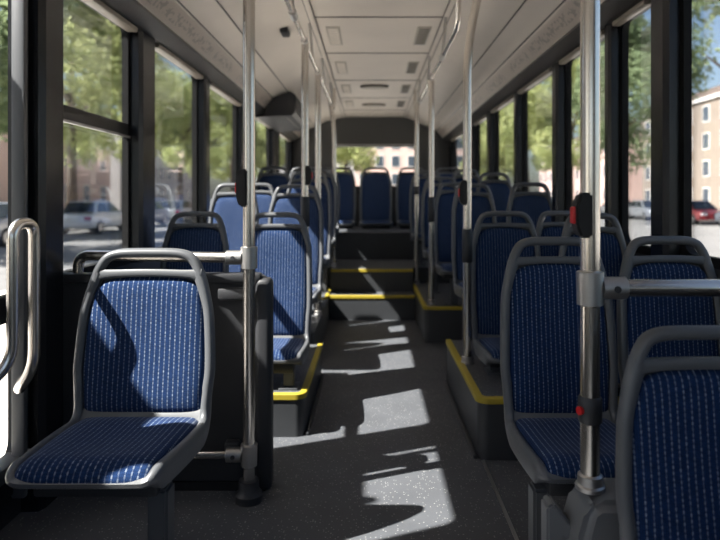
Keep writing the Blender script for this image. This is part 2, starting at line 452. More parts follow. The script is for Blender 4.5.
# ------------------------------------------------------------------ platforms and steps
def platform(label, x0, x1, y0, y1, h, aisle, yellow_front=True, yellow_side=True, z0=0., name='seat_platform', cat='platform'):
    t = thing(name, label, cat, ((x0+x1)/2, y0, z0))
    ox, oy = (x0+x1)/2, y0
    bm = bmesh.new()
    ra = .05
    # outline with the aisle side front corner rounded
    cs = x1 if aisle > 0 else x0
    pts = []
    if aisle > 0:
        pts = [(x0, y0)]+[(x1-ra+ra*math.sin(t_), y0+ra-ra*math.cos(t_)) for t_ in [PI/2*k/6 for k in range(7)]]+[(x1, y1), (x0, y1)]
    elif aisle < 0:
        pts = [(x1, y1), (x0, y1)]+[(x0+ra-ra*math.cos(t_), y0+ra-ra*math.sin(t_)) for t_ in [PI/2*k/6 for k in range(7)]]+[(x1, y0)]
    else:
        pts = [(x0, y0), (x1, y0), (x1, y1), (x0, y1)]
    pts = [(p[0]-ox, p[1]-oy) for p in pts]
    add_prism(bm, pts, 'z', 0, h-.004-z0)
    link_mesh('body', bm, M['plinth'], t, 30)
    bm = bmesh.new(); add_prism(bm, [(p[0]*.999, p[1]) for p in pts], 'z', h-.004-z0, h-z0); link_mesh('top_covering', bm, M['floor'], t, 30)
    # yellow nosing
    path = []
    if aisle > 0:
        if yellow_front: path += [(x0, y0)]
        path += [(x1-ra+ra*math.sin(t_), y0+ra-ra*math.cos(t_)) for t_ in [PI/2*k/6 for k in range(7)]]
        if yellow_side: path += [(x1, y1)]
    elif aisle < 0:
        if yellow_side: path += [(x0, y1)]
        path += [(x0+ra-ra*math.cos(t_), y0+ra-ra*math.sin(t_)) for t_ in [PI/2*k/6 for k in range(7)]]
        if yellow_front: path += [(x1, y0)]
    else:
        path = [(x0, y0), (x1, y0)]
    if yellow_front or yellow_side:
        bm = bmesh.new()
        P = [Vector((p[0]-ox, p[1]-oy, 0)) for p in path]
        rings = []
        for k, p in enumerate(P):
            if k == 0: d = P[1]-P[0]
            elif k == len(P)-1: d = P[-1]-P[-2]
            else: d = (P[k]-P[k-1]).normalized()+(P[k+1]-P[k]).normalized()
            d.normalize(); n = Vector((d.y, -d.x, 0))
            hz = h-z0
            sec = [(n*.008, hz-.022), (n*.008, hz+.003), (n*.004, hz+.006), (n*-.024, hz+.006), (n*-.024, hz-.002), (n*-.002, hz-.022)]
            rings.append([bm.verts.new(p+a+Vector((0, 0, z))) for a, z in sec])
        for A, B in zip(rings, rings[1:]):
            for k in range(6): bm.faces.new((A[k], A[(k+1) % 6], B[(k+1) % 6], B[k]))
        bm.faces.new(rings[0]); bm.faces.new(list(reversed(rings[-1])))
        bmesh.ops.recalc_face_normals(bm, faces=bm.faces[:])
        e = link_mesh('edge_strip', bm, M['yellow'], t, 35); e['label'] = 'bright yellow edge strip'
    return t
WX = 1.358
platform('dark seat platform edged in yellow behind the left partition', -WX, -.34, 3.06, 4.12, .215, 1)
platform('plain dark box under the third and fourth rows on the left', -WX, -.41, 4.30, 5.74, .25, 1, False, False)
platform('left landing with yellow edge beside the lower aisle step', -WX, -.43, 5.76, 6.48, .25, 1)
platform('dark seat platform edged in yellow nearest on the right of the aisle', .5, WX, 2.79, 3.95, .285, -1)
platform('farther right seat platform edged in yellow, next to the aisle steps', .45, WX, 5.05, 6.48, .30, -1)
platform('lower aisle step with yellow nosing', -.42, .44, 6.0, 6.26, .24, 0, name='aisle_step', cat='step')
platform('upper aisle step with yellow nosing leading to the rear floor', -.42, .44, 6.27, 6.48, .47, 0, name='aisle_step', cat='step')
platform('raised dark rear floor in front of the back row box', -WX, WX, 6.485, 7.3, .47, 0, False, False, name='rear_floor', cat='floor')
platform('tall dark box carrying the back row of five seats', -WX, WX, 7.305, 9.0, .80, 0, False, False, name='bench_platform', cat='platform')
t = thing('parcel_shelf', 'dark shelf behind the back row under the rear window', 'shelf', (0, 9.0, 0))
link_mesh('shelf_body', box(-WX, WX, .01, .88, 0, 1.33, bev=.02), M['rear'], t)

# aluminium floor strips beside the aisle
trim(box(.513, .527, -1.5, 2.785, 0, .004), M['alu'])
trim(box(.478, .498, 2.80, 3.95, 0, .02, bev=.006), M['plinth'])
trim(box(-.337, -.318, 3.08, 4.12, 0, .02, bev=.006), M['plinth'])

# ------------------------------------------------------------------ the seats
def cr(P, n):                       # Catmull-Rom through points
    out = []
    for i in range(len(P)-1):
        p0 = P[max(i-1, 0)]; p1 = P[i]; p2 = P[i+1]; p3 = P[min(i+2, len(P)-1)]
        for k in range(n):
            t = k/n
            out.append(tuple(.5*((2*p1[j])+(-p0[j]+p2[j])*t+(2*p0[j]-5*p1[j]+4*p2[j]-p3[j])*t*t+(-p0[j]+3*p1[j]-3*p2[j]+p3[j])*t**3) for j in (0, 1)))
    out.append(P[-1])
    return out

SEATG = 'blue patterned passenger seats'
def make_seat(label, x, y0, zc, ztop, W, base=0., leg=(.15, -.27), lean=7.5, D=.43, taper=.96):
    """x centre, y0 where cushion meets back, zc height there, ztop top of the handle"""
    t = thing('passenger_chair', label, 'seat', (x, y0-.2, base), 0, SEATG)
    LB = .09                              # bend length
    ang0, ang1 = math.radians(-3), math.radians(90-lean)
    def ang(s):
        if s < .085: return ang0+math.radians(78)*(1-s/.085)**1.4
        if s < D-LB/2: return ang0
        if s < D+LB/2:
            q = (s-(D-LB/2))/LB; q = q*q*(3-2*q); return ang0+(ang1-ang0)*q
        return ang1
    # back length so that the top reaches ztop
    H = (ztop-zc)/math.sin(ang1)+.022
    S = D+H; NS = 240
    ys, zs = [0.], [0.]
    for k in range(NS):
        a = ang((k+.5)/NS*S); ds = S/NS
        ys.append(ys[-1]+math.cos(a)*ds); zs.append(zs[-1]+math.sin(a)*ds)
    def interp(A, s):
        q = min(max(s/S*NS, 0), NS-1e-6); i = int(q); f = q-i
        return A[i]*(1-f)+A[i+1]*f
    oy, oz = interp(ys, D), interp(zs, D)
    def bend(px, s, n):
        a = ang(min(max(s, 0), S))
        yy, zz = interp(ys, s)-oy, interp(zs, s)-oz
        ex = s-S if s > S else (s if s < 0 else 0)
        yy += math.cos(a)*ex; zz += math.sin(a)*ex
        return Vector((px, yy-math.sin(a)*n+.2, zz+math.cos(a)*n+zc-base))
    hp = [(0, .0), (.32, .0), (.42, .003), (.470, .018), (.490, .05), (.497, .12), (.497, .25), (.487, .36), (.475, D-.02)]
    bp = [(.472, .06), (.482, .17), (.494, .3)]
    half = [(a*W*(taper+(1-taper)*min(s/(D-.02), 1)), s) for a, s in hp]+[(a*W, D+v*H) for a, v in bp]
    half += [(.478*W, S-.245), (.455*W, S-.175), (.412*W, S-.098), (.365*W, S-.047), (.305*W, S-.016), (.2*W, S-.002), (0, S)]
    hl = cr(half, 5)
    def hw(s):
        best = 0
        for (xa, sa), (xb, sb) in zip(hl, hl[1:]):
            if min(sa, sb)-1e-9 <= s <= max(sa, sb)+1e-9:
                f = (s-sa)/(sb-sa) if abs(sb-sa) > 1e-9 else 1
                best = max(best, xa+(xb-xa)*f)
        return best
    # rim sections (in-plane inward, normal)
    sec = [(0, -.012), (.004, .004), (.012, .0105), (.022, .010), (.030, .003), (.031, -.010), (.028, -.026), (.006, -.028)]
    hsec = [(0, -.010), (.004, .004), (.013, .011), (.024, .010), (.032, .002), (.032, -.014), (.024, -.024), (.008, -.022)]
    loop = hl+[(-a, s) for a, s in reversed(hl[1:-1])]
    n = len(loop)
    inw = []
    for k in range(n):
        a, b = loop[(k-1) % n], loop[(k+1) % n]
        d = Vector((b[0]-a[0], b[1]-a[1])).normalized(); inw.append(Vector((-d.y, d.x)))
    cut = S-.085
    def sweep(name, idxs, sc, closed=False):
        bm = bmesh.new(); rings = []
        for k in idxs:
            p, q = loop[k % n], inw[k % n]
            wide = 1.0
            if sc is sec and p[1] > D*1.2: wide = 1.05+.22*min(max((p[1]-(S-.19))/.09, 0), 1)
            dk = 1.0
            if sc is sec: dk = 1+1.15*min(max((D+.10-p[1])/.14, 0), 1)*(.55 if p[1] < .02 else 1)
            rings.append([bm.verts.new(bend(p[0]+q.x*a*wide, p[1]+q.y*a*wide, b*dk if b < -.02 else b)) for a, b in sc])
        m = len(sc)
        for A, B in zip(rings, rings[1:]):
            for j in range(m): bm.faces.new((A[j], B[j], B[(j+1) % m], A[(j+1) % m]))
        bm.faces.new(rings[0]); bm.faces.new(list(reversed(rings[-1])))
        bmesh.ops.recalc_face_normals(bm, faces=bm.faces[:])
        return bm
    top = [k for k in range(n) if loop[k][1] >= cut]
    first, last = top[0], top[-1]
    # frame: everything below the handle, starting on the left going round the front to the right
    fidx = list(range(last-1+1, n+first+1))
    bm = sweep('frame', fidx, sec)
    # cross bars of the frame
    def bar(s0, arch, thick, n0, n1, wfac):
        pts = []
        for k in range(25):
            u = -1+2*k/24; wv = hw(s0)-.012
            pts.append((u*wv, s0+arch*(1-u*u)+wfac*(u**8)))
        rings = []
        for (px, s) in pts:
            th = thick*(1+1.0*abs(px/(hw(s0)))**6)
            rings.append([bm.verts.new(bend(px, s+a*th, b)) for a, b in ((-.5, n0), (-.5, n1-.004), (-.3, n1), (.3, n1), (.5, n1-.004), (.5, n0))])
        for A, B in zip(rings, rings[1:]):
            for j in range(6): bm.faces.new((A[j], A[(j+1) % 6], B[(j+1) % 6], B[j]))
        bm.faces.new(rings[0]); bm.faces.new(list(reversed(rings[-1])))
    bar(S-.092, .007, .026, -.022, .008, .0)
    bar(D+.012, .0, .03, -.03, -.005, .0)
    bmesh.ops.recalc_face_normals(bm, faces=bm.faces[:])
    link_mesh('seat_frame', bm, M['shell'], t, 45)
    # grab handle over the top
    link_mesh('grab_handle', sweep('h', list(range(first-1, last+2)), hsec), M['shell'], t, 45)
    # moulded shell behind / under the upholstery
    bm = bmesh.new(); rows = []
    for k in range(33):
        s = .012+(S-.09-.012)*k/32
        w = max(hw(s)-.012, .05)
        rows.append([bm.verts.new(bend(w*u, s, -.020-.012*(1-abs(u)**4))) for u in [-1+2*j/8 for j in range(9)]])
    for A, B in zip(rows, rows[1:]):
        for j in range(8): bm.faces.new((A[j], A[j+1], B[j+1], B[j]))
    bmesh.ops.solidify(bm, geom=bm.faces[:], thickness=.012)
    bmesh.ops.recalc_face_normals(bm, faces=bm.faces[:])
    link_mesh('moulded_shell', bm, M['shell'], t, 45)
    # upholstery
    def pad(name, s0, s1, inset, puff, rc0, rc1, N=30, U=22):
        bm = bmesh.new(); uv = bm.loops.layers.uv.new('UVMap'); rows = []; uvs = {}
        for k in range(N+1):
            q = k/N; q = .5-.5*math.cos(PI*q) if name == 'c' else q+.06*math.sin(2*PI*q)*-1
            s = s0+(s1-s0)*q
            w = hw(min(max(s, .085), S-.1))-inset
            if s < .085: w = hw(.085)-inset
            for rc, dd in ((rc0, s-s0), (rc1, s1-s)):
                if dd < rc: w -= rc-math.sqrt(max(rc*rc-(rc-dd)**2, 0))
            row = []
            for j in range(U+1):
                u = -1+2*j/U; u = math.sin(u*PI/2)*.6+u*.4
                v_ = -1+2*q
                e = (1-abs(u)**5)*(1-abs(v_)**7)
                sag = -.35*puff*(1-u*u)*(1-v_*v_)
                v = bm.verts.new(bend(w*u, s+(.007*(1-u*u) if k == N and name == 'b' else 0), -.012+puff*max(e, 0)**.45+sag))
                uvs[v] = (w*u+.5, s); row.append(v)
            rows.append(row)
        for A, B in zip(rows, rows[1:]):
            for j in range(U): bm.faces.new((A[j], A[j+1], B[j+1], B[j]))
        for f in bm.faces:
            for l in f.loops: l[uv].uv = uvs[l.vert]
        bmesh.ops.recalc_face_normals(bm, faces=bm.faces[:])
        return bm
    link_mesh('backrest', pad('b', D+.018, S-.104, .029, .026, .025, .055), M['fabric'], t, 60)
    link_mesh('seat_cushion', pad('c', .004, D+.008, .026, .042, .02, .03), M['fabric'], t, 60)
    # stand
    zb = zc-base-.045
    lx, ly = leg[0], leg[1]+.2
    if zb > .07:
        bm = box(-W*.36, W*.36, ly-.05, ly+.13, zb-.055, zb+.012, bev=.012)
        link_mesh('seat_bracket', bm, M['shell_dark'], t)
        bm = bmesh.new()
        add_prism(bm, [(lx-.028, ly-.035), (lx+.028, ly-.035), (lx+.028, ly+.035), (lx-.028, ly+.035)], 'z', .008, zb-.04)
        bmesh.ops.bevel(bm, geom=[e for e in bm.edges], offset=.008, segments=2, affect='EDGES')
        link_mesh('leg', bm, M['leg'], t)
        link_mesh('foot_plate', box(lx-.05, lx+.05, ly-.06, ly+.06, 0, .012, bev=.004), M['leg'], t)
    else:
        link_mesh('seat_bracket', box(-W*.4, W*.4, -.1, .12, 0, zb+.02, bev=.004), M['shell_dark'], t)
    return t

SEATS = [
 # label, x, y0, zc, ztop, W, base, leg
 ('foremost left seat, sunlit, standing alone before the dark partition', -.752, 1.95, .503, 1.05, .475, 0, (.165, -.27), 7.5, .43, .86),
 ('aisle seat on the yellow edged platform just behind the left partition', -.564, 3.50, .398, 1.135, .44, .215, (.13, -.31)),
 ('window seat on the left just behind the horizontal rail of the partition', -1.05, 3.50, .398, 1.14, .42, .215, (.1, -.31)),
 ('aisle seat in the third left row, behind the stop button pole', -.575, 4.5, .55, 1.327, .44, .25, (.1, -.15)),
 ('window seat in the third left row, partly behind the near left pole', -1.05, 4.5, .55, 1.335, .40, .25, (.1, -.15)),
 ('aisle seat in the fourth left row, just before the left landing', -.575, 5.45, .68, 1.47, .44, .25, (.1, -.2)),
 ('low window seat in the fourth left row, mostly hidden by the near left pole', -1.06, 5.45, .60, 1.36, .42, .25, (.1, -.2)),
 ('aisle seat on the left landing beside the steps', -.58, 6.35, .78, 1.553, .44, .25, (.1, -.2)),
 ('window seat on the left landing, below the overhead box', -1.05, 6.35, .78, 1.56, .41, .25, (.1, -.2)),
 ('aisle seat on the raised rear floor at left, last before the back row', -.59, 7.2, .86, 1.58, .44, .47, (.1, -.2)),
 ('front right aisle seat behind the pole on the grey moulded box', .672, 2.1, .445, 1.078, .425, 0, (-.165, -.30)),
 ('front right window seat behind the horizontal steel rail', 1.09, 2.12, .445, 1.08, .40, 0, (-.12, -.30)),
 ('nearest seat, cut off by the lower right corner', .768, 1.30, .40, .925, .445, 0, (-.12, -.27)),
 ('aisle seat on the nearest right yellow edged platform', .785, 3.42, .42, 1.144, .43, .285, (-.12, -.2)),
 ('right window seat behind the two front right seats, beside the pole button', 1.125, 2.95, .45, 1.145, .37, .285, (-.05, -.10)),
 ('second window seat on the nearest right platform, handle left of the pole button', 1.185, 3.68, .45, 1.14, .345, .285, (-.05, -.25)),
 ('right aisle seat on a tall leg between the two right platforms', .795, 4.55, .575, 1.335, .36, 0, (-.1, -.2)),
 ('right window seat between the two right platforms', 1.17, 4.3, .57, 1.337, .375, 0, (-.1, -.2)),
 ('aisle seat at the front corner of the farther right platform', .760, 5.35, .63, 1.365, .395, .30, (-.05, -.2)),
 ('window seat on the farther right platform', 1.155, 5.5, .65, 1.46, .38, .30, (-.08, -.2)),
 ('second aisle seat on the farther right platform, beside the steps', .715, 6.05, .70, 1.44, .42, .30, (-.1, -.2)),
 ('right window seat at the rear floor edge', 1.09, 6.78, .78, 1.553, .38, .47, (-.1, -.2)),
 ('right aisle seat on the raised rear floor, last before the back row', .655, 6.98, .80, 1.546, .42, .47, (-.1, -.2)),
]
for k, nm in enumerate(('leftmost seat of the back row, in the left rear corner', 'back row seat left of the middle one',
                        'middle seat of the back row, facing straight down the aisle', 'back row seat right of the middle one',
                        'rightmost seat of the back row, in the right rear corner')):
    SEATS.append((nm, .07+.517*(k-2), 8.5, .89, 1.664, .475, .80, (0, -.2)))
for s in SEATS: make_seat(*s[:4], s[4]-.016, *s[5:])

# ------------------------------------------------------------------ poles, rails, buttons
def lathe(bm, prof_, cx, cy, seg=20):
    rings = []
    for r, z in prof_: rings.append([bm.verts.new((cx+r*math.cos(2*PI*k/seg), cy+r*math.sin(2*PI*k/seg), z)) for k in range(seg)])
    for a, b in zip(rings, rings[1:]):
        for k in range(seg): bm.faces.new((a[k], a[(k+1) % seg], b[(k+1) % seg], b[k]))
    bm.faces.new(list(reversed(rings[0]))); bm.faces.new(rings[-1])
    return bm

PR = .0245
def pole(label, x, y, z0, z1, buttons=(), sleeves=(), clamps=(), bend_top=None, foot=True, dot=None):
    t = thing('grab_pole', label, 'pole', (x, y, z0), 0, None)
    h = z1-z0
    pts = [(0, 0, .01), (0, 0, h)]
    if bend_top: pts = fillet([(0, 0, .01), (0, 0, h-bend_top[1]), (bend_top[0], 0, h)], .25, 12)
    link_mesh('tube', tube(pts, PR, 20), M['steel'], t, 50)
    if foot:
        link_mesh('base_collar', lathe(bmesh.new(), [(.037, 0), (.037, .010), (.032, .014), (.031, .036), (.0255, .040)], 0, 0), M['castmetal'], t, 40)
    for z, zh in sleeves:
        link_mesh('sleeve', lathe(bmesh.new(), [(.025, z-z0-zh/2), (.030, z-z0-zh/2+.006), (.030, z-z0+zh/2-.006), (.025, z-z0+zh/2)], 0, 0), M['shell_dark'], t, 40)
    for z, zh, side in buttons:
        zz = z-z0
        bm = bmesh.new()
        o = [(-.030, -zh/2+.03), (-.016, -zh/2), (.012, -zh/2), (.012, zh/2), (-.016, zh/2), (-.030, zh/2-.03)]
        if side > 0: o = [(-p[0], p[1]) for p in o]
        add_prism(bm, [(p[0]-side*-.010 if False else p[0]+side*.016, p[1]+zz) for p in o], 'y', -.034, .012)
        bmesh.ops.bevel(bm, geom=bm.edges[:], offset=.006, segments=2, affect='EDGES')
        b = link_mesh('stop_button_box', bm, M['black'], t, 40)
        bx = side*.040
        bm = bmesh.new(); add_box(bm, min(bx, bx+side*.012), max(bx, bx+side*.012), -.026, .004, zz-.022, zz+.022, bev=.004)
        rb = link_mesh('stop_button', bm, M['red'], b, 40); rb['label'] = 'red push button'
    if dot:
        link_mesh('red_dot', tube([(-.026, -.010, dot-z0), (-.034, -.013, dot-z0)], .011, 12), M['red'], t)
    for z, dx in clamps:
        zz = z-z0
        bm = lathe(bmesh.new(), [(.026, zz-.045), (.033, zz-.042), (.034, zz+.042), (.026, zz+.045)], 0, 0)
        c = link_mesh('clamp', bm, M['castmetal'], t, 40)
        bm = tube([(dx*.028, 0, zz), (dx*.09, 0, zz)], .029, 16)
        link_mesh('clamp_socket', bm, M['castmetal'], c, 40)
        bm = tube([(dx*.06, -.031, zz), (dx*.06, -.027, zz)], .009, 10)
        link_mesh('clamp_screw', bm, M['shell_dark'], c, 40)
    return t
zc_ = lambda x, s: 2.54
pole('near left steel pole standing before the dark partition', -.492, 2.42, 0, 2.535, buttons=((1.26, .15, -1),), clamps=((.98, -1), (.185, -1)))
_p1 = bpy.data.objects['grab_pole']
link_mesh('floor_base', lathe(bmesh.new(), [(.055, .0), (.055, .03), (.042, .045), (.040, .085), (.0255, .09)], 0, 0), M['shell_dark'], _p1, 40)
pole('near right steel pole rising from the grey moulded box', .566, 1.55, .47, 2.545, buttons=((1.176, .115, -1),), sleeves=((.675, .07),), dot=.675, clamps=((.9875, 1),))
pole('second left pole with red stop button behind the platform seats', -.44, 4.0, .215, 2.26, buttons=((1.37, .13, 1),), sleeves=((1.13, .2),))
pole('third left pole, thinner looking, between third and fourth left rows', -.44, 4.98, .25, 2.26)
pole('right pole with outward curved top on the nearest right platform', .545, 3.40, .285, 2.50, buttons=((1.25, .14, -1),), sleeves=((.95, .19),), bend_top=(.09, .42))
pole('straight right pole at the corner of the farther right platform', .525, 5.22, .30, 2.25, sleeves=((1.12, .22),))
pole('far right pole at the top of the steps', .487, 6.42, .30, 2.25, sleeves=((1.3, .09),))
pole('far left pole with curved top beside the steps', -.405, 6.61, .47, 2.27, bend_top=(-.04, .3))

def rail(name, label, pts, r, brackets=(), up=0.):
    p0 = Vector(pts[0]); t = thing(name, label, 'handrail', p0)
    link_mesh('tube', tube([Vector(p)-p0 for p in pts], r, 18), M['steel'], t, 50)
    for b0, b1, rr in brackets:
        link_mesh('bracket', tube([Vector(b0)-p0, Vector(b1)-p0], rr, 12), M['castmetal'], t, 50)
    return t
rail('partition_rail', 'horizontal steel rail running from the near left pole over the partition',
     fillet([(-.575, 2.42, .98), (-1.235, 2.53, .98), (-1.235, 2.53, .86)], .11, 10), .022)
rail('partition_rail', 'low steel rail at floor level before the left partition', [(-.575, 2.42, .185), (-1.2, 2.42, .185), (-1.2, 2.5, .185)], .016)
rail('seat_rail', 'horizontal steel rail across the front right seats', fillet([(.65, 1.55, .9875), (1.24, 1.55, .9875), (1.30, 1.55, .93), (1.37, 1.55, .90)], .05, 6), .0225)
zl = 2.26
ys = [2.2, 3.4, 4.55, 5.7, 6.9]
rail('ceiling_rail', 'long steel grab rail under the left side of the ceiling', [(-.44, -.8, zl), (-.44, 7.0, zl), (-.44, 7.15, 2.29), (-.44, 7.2, 2.53)], .0165,
     [((-.44, y, zl), (-.47, y+.02, 2.56), .012) for y in ys] + [((-.44, y-.06, zl), (-.44, y+.06, zl), .023) for y in (4.0, 4.98, 6.61, 3.4)])
rail('ceiling_rail', 'steel grab rail under the right side of the ceiling', [(.525, 3.6, 2.50), (.525, 3.62, zl+.03), (.525, 3.7, zl), (.525, 7.0, zl), (.525, 7.15, 2.29), (.525, 7.2, 2.53)], .0165,
     [((.525, y, zl), (.55, y+.02, 2.55), .012) for y in (4.4, 5.6, 6.7)] + [((.525, y-.06, zl), (.525, y+.06, zl), .023) for y in (4.4, 5.22, 6.42)])

# grab handle on the post of the front door
t = thing('door_grab_rail', 'bent steel grab handle beside the front left door', 'handrail', (-1.13, 1.9, .4))
o0 = Vector((-1.13, 1.9, .4))
pts = fillet([(-1.34, 1.62, .49), (-1.112, 1.86, .70), (-1.110, 1.86, 1.140), (-1.10, 1.96, 1.140), (-1.10, 1.96, .67), (-1.17, 1.99, .58), (-1.30, 2.255, .55)], .07, 8)
link_mesh('tube', tube([Vector(p)-o0 for p in pts], .0175, 18), M['steel'], t, 50)
pts = [(-1.34, 1.62, .49), (-1.375, 1.585, .465)]
link_mesh('wall_flange', tube([Vector(p)-o0 for p in pts], .03, 14), M['castmetal'], t, 50)

# partition
t = thing('partition_panel', 'dark plastic partition behind the foremost left seat', 'partition', (-.84, 2.5, 0))
bm = bmesh.new(); add_prism(bm, rrect(-.50, .415, .03, .90, .05), 'y', .0, .055)
bmesh.ops.bevel(bm, geom=[e for e in bm.edges], offset=.012, segments=3, affect='EDGES')
link_mesh('panel', bm, M['wall'], t, 30)
link_mesh('edge_post', box(.355, .425, -.012, .075, 0, .885, bev=.024, seg=4), M['shell_dark'], t, 40)
link_mesh('top_rail', box(-.48, .38, -.008, .06, .86, .905, bev=.012), M['shell_dark'], t, 40)
link_mesh('bracket', box(.21, .34, -.042, .0, .80, .85, bev=.01), M['shell_dark'], t, 40)
link_mesh('bracket', box(.24, .30, -.05, .0, .15, .22, bev=.01), M['shell_dark'], t, 40)
link_mesh('foot', box(-.46, .40, .0, .05, 0, .035), M['black'], t, 40)

# moulded box carrying the near right pole
t = thing('pole_mount_box', 'grey moulded box under the near right pole', 'box', (.66, 1.5, 0))
bm = bmesh.new()
add_prism(bm, [(-.155, 0), (.30, 0), (.30, .47), (-.10, .47), (-.125, .45), (-.15, .36)], 'y', -.03, .13)
bmesh.ops.bevel(bm, geom=[e for e in bm.edges], offset=.022, segments=3, affect='EDGES')
link_mesh('cover', bm, M['boxgrey'], t, 40)
bm = bmesh.new(); add_prism(bm, [(-.205, 0), (-.165, 0), (-.16, .34), (-.12, .31), (-.12, .35), (-.185, .43), (-.205, .42)], 'y', .05, .11)
bmesh.ops.bevel(bm, geom=[e for e in bm.edges], offset=.006, segments=2, affect='EDGES')
link_mesh('side_bracket', bm, M['boxgrey'], t, 40)

# overhead box above the rear left windows
t = thing('overhead_locker', 'dark overhead box at the left rear, under the ceiling cove', 'locker', (-1.06, 6.6, 2.13))
bm = bmesh.new(); add_prism(bm, [(-.21, -.02), (.19, .0), (.225, .04), (.225, .235), (.17, .262), (.08, .235), (-.02, .19), (-.108, .085), (-.108, .028), (-.21, .0)], 'y', 0, 1.5)
bmesh.ops.bevel(bm, geom=[e for e in bm.edges], offset=.005, segments=2, affect='EDGES')
link_mesh('body', bm, M['shell_dark'], t, 25)
link_mesh('flap', box(.222, .232, .08, 1.4, .075, .215, bev=.004), M['wall'], t)
link_mesh('underside_lamp', box(-.02, .12, .15, 1.3, -.004, .03, bev=.004), M['vent'], t)

# ceiling fittings
for k, (x, y) in enumerate(((-.30, 4.95), (-.30, 6.15), (-.30, 7.35), (-.30, 8.5), (.42, 4.95), (.42, 6.15), (.42, 7.35), (.42, 8.5))):
    rowname = ('nearest', 'second', 'third', 'farthest')[k % 4]
    t = thing('ceiling_vent', 'small louvred vent on the %s side of the ceiling, %s of four' % ('left' if x < 0 else 'right', rowname), 'vent', (x, y, 2.557), 0, 'ceiling louvres')
    link_mesh('frame', box(-.055, .055, -.27, .27, -.008, 0, bev=.003), M['vent'], t)
    bm = bmesh.new()
    for q in range(7): add_box(bm, -.04, .04, -.235+q*.07, -.195+q*.07, -.012, -.006)
    link_mesh('louvre', bm, M['ceil'] if x < 0 else M['dvent'], t)
for y, nm in ((7.15, 'nearer'), (8.55, 'farther')):
    t = thing('ceiling_lamp', '%s oval flush fitting in the middle of the ceiling' % nm, 'lamp', (.04, y, 2.557), 0, 'oval ceiling fittings')
    bm = bmesh.new(); e = [(.17*math.cos(a), .10*math.sin(a)) for a in [2*PI*k/28 for k in range(28)]]
    add_prism(bm, e, 'z', -.022, 0); link_mesh('rim', bm, M['dvent'], t, 30)
    bm = bmesh.new(); e = [(.14*math.cos(a), .075*math.sin(a)) for a in [2*PI*k/28 for k in range(28)]]
    add_prism(bm, e, 'z', -.03, -.02); link_mesh('lens', bm, M['vent'], t, 30)
# rail stop on the left cove
t = thing('ceiling_speaker', 'small black fitting on the left ceiling cove above the rail', 'speaker', (-.66, 4.6, 2.50))
link_mesh('grille', box(-.03, .03, -.08, .08, -.03, .02, bev=.01), M['black'], t)

# ------------------------------------------------------------------ outside
GZ = -.38
bm = bmesh.new(); add_box(bm, -70, 70, -25, 150, GZ-.1, GZ); struct('ground', bm, M['asphalt'])
M['bounce'] = mat('bounce_concrete', (.66, .62, .56, 1), .9, vary=.06, vscale=.6)  # pale ground strips beside the bus, added unseen to bounce light onto the ceiling
for s in (-1, 1):
    ka = 6.3 if s < 0 else 8.5
    trim(box(min(s*1.7, s*ka), max(s*1.7, s*ka), 1.5, 60, GZ-.02, GZ+.01), M['bounce'])
    k = 14.2 if s < 0 else 21.5
    trim(box(min(s*k, s*(k+16)), max(s*k, s*(k+16)), -25, 150, GZ-.02, GZ+.13), M['pave'])

# added out of view by the front door: flat roof shading its lower half
t = thing('sun_blocker', 'added unseen sun shelter with a flat roof beside the front left door', 'blocker', (-2.75, -.2, GZ))
link_mesh('roof', box(-.55, .55, -2.1, 2.1, 2.74, 2.82, bev=.02), M['greywall'], t)
for y in (-1.9, 0, 1.9): link_mesh('post', box(-.50, -.42, y-.04, y+.04, 0, 2.76, bev=.01), M['leg'], t)
link_mesh('added_perch', box(-.40, -.05, -1.4, 1.4, .42, .47, bev=.01), M['leg'], t)
for y in (-1.2, 1.2): link_mesh('added_perch_leg', box(-.26, -.20, y-.03, y+.03, 0, .43), M['leg'], t)

t = thing('shade_board', 'added unseen shade sign on a steel post by the front left door', 'board', (-1.98, 1.62, GZ))  # added out of view to trim the sun patch on the aisle floor
link_mesh('post', tube([(0, 0, 0), (0, 0, 2.9)], .03, 12), M['leg'], t)
link_mesh('shade_panel', box(-.012, .012, .03, .46, 2.36, 2.86, bev=.005), M['greywall'], t)

def crown_mesh(seed, nleaf, R, H, size):
    rnd = random.Random(seed); bm = bmesh.new()
    blobs = []
    for k in range(16):
        a = rnd.uniform(0, 2*PI); rr = R*math.sqrt(rnd.uniform(0, .75)); zz = rnd.uniform(-.5, .5)*H
        sh = math.sqrt(max(0, 1-(zz/(H*.62))**2))
        blobs.append((Vector((rr*sh*math.cos(a), rr*sh*math.sin(a), zz)), rnd.uniform(.28, .45)*R))
    for k in range(nleaf):
        c, br = blobs[rnd.randrange(len(blobs))]
        d = Vector((rnd.gauss(0, 1), rnd.gauss(0, 1), rnd.gauss(0, 1))).normalized()
        p = c+d*br*rnd.uniform(.55, 1.05)
        n = (d+Vector((rnd.gauss(0, .6), rnd.gauss(0, .6), rnd.gauss(0, .6)+.4))).normalized()
        u = n.orthogonal().normalized(); u.rotate(Quaternion(n, rnd.uniform(0, 2*PI))); w = n.cross(u)
        s = size*rnd.uniform(.6, 1.3)
        vs = [bm.verts.new(p+u*s*a+w*s*b+n*s*c2) for a, b, c2 in ((-1, 0, 0), (-.2, -.5, .12), (1, 0, -.1), (-.2, .5, .12))]
        bm.faces.new(vs)
    me = bpy.data.meshes.new('foliage'); bm.to_mesh(me); bm.free(); return me
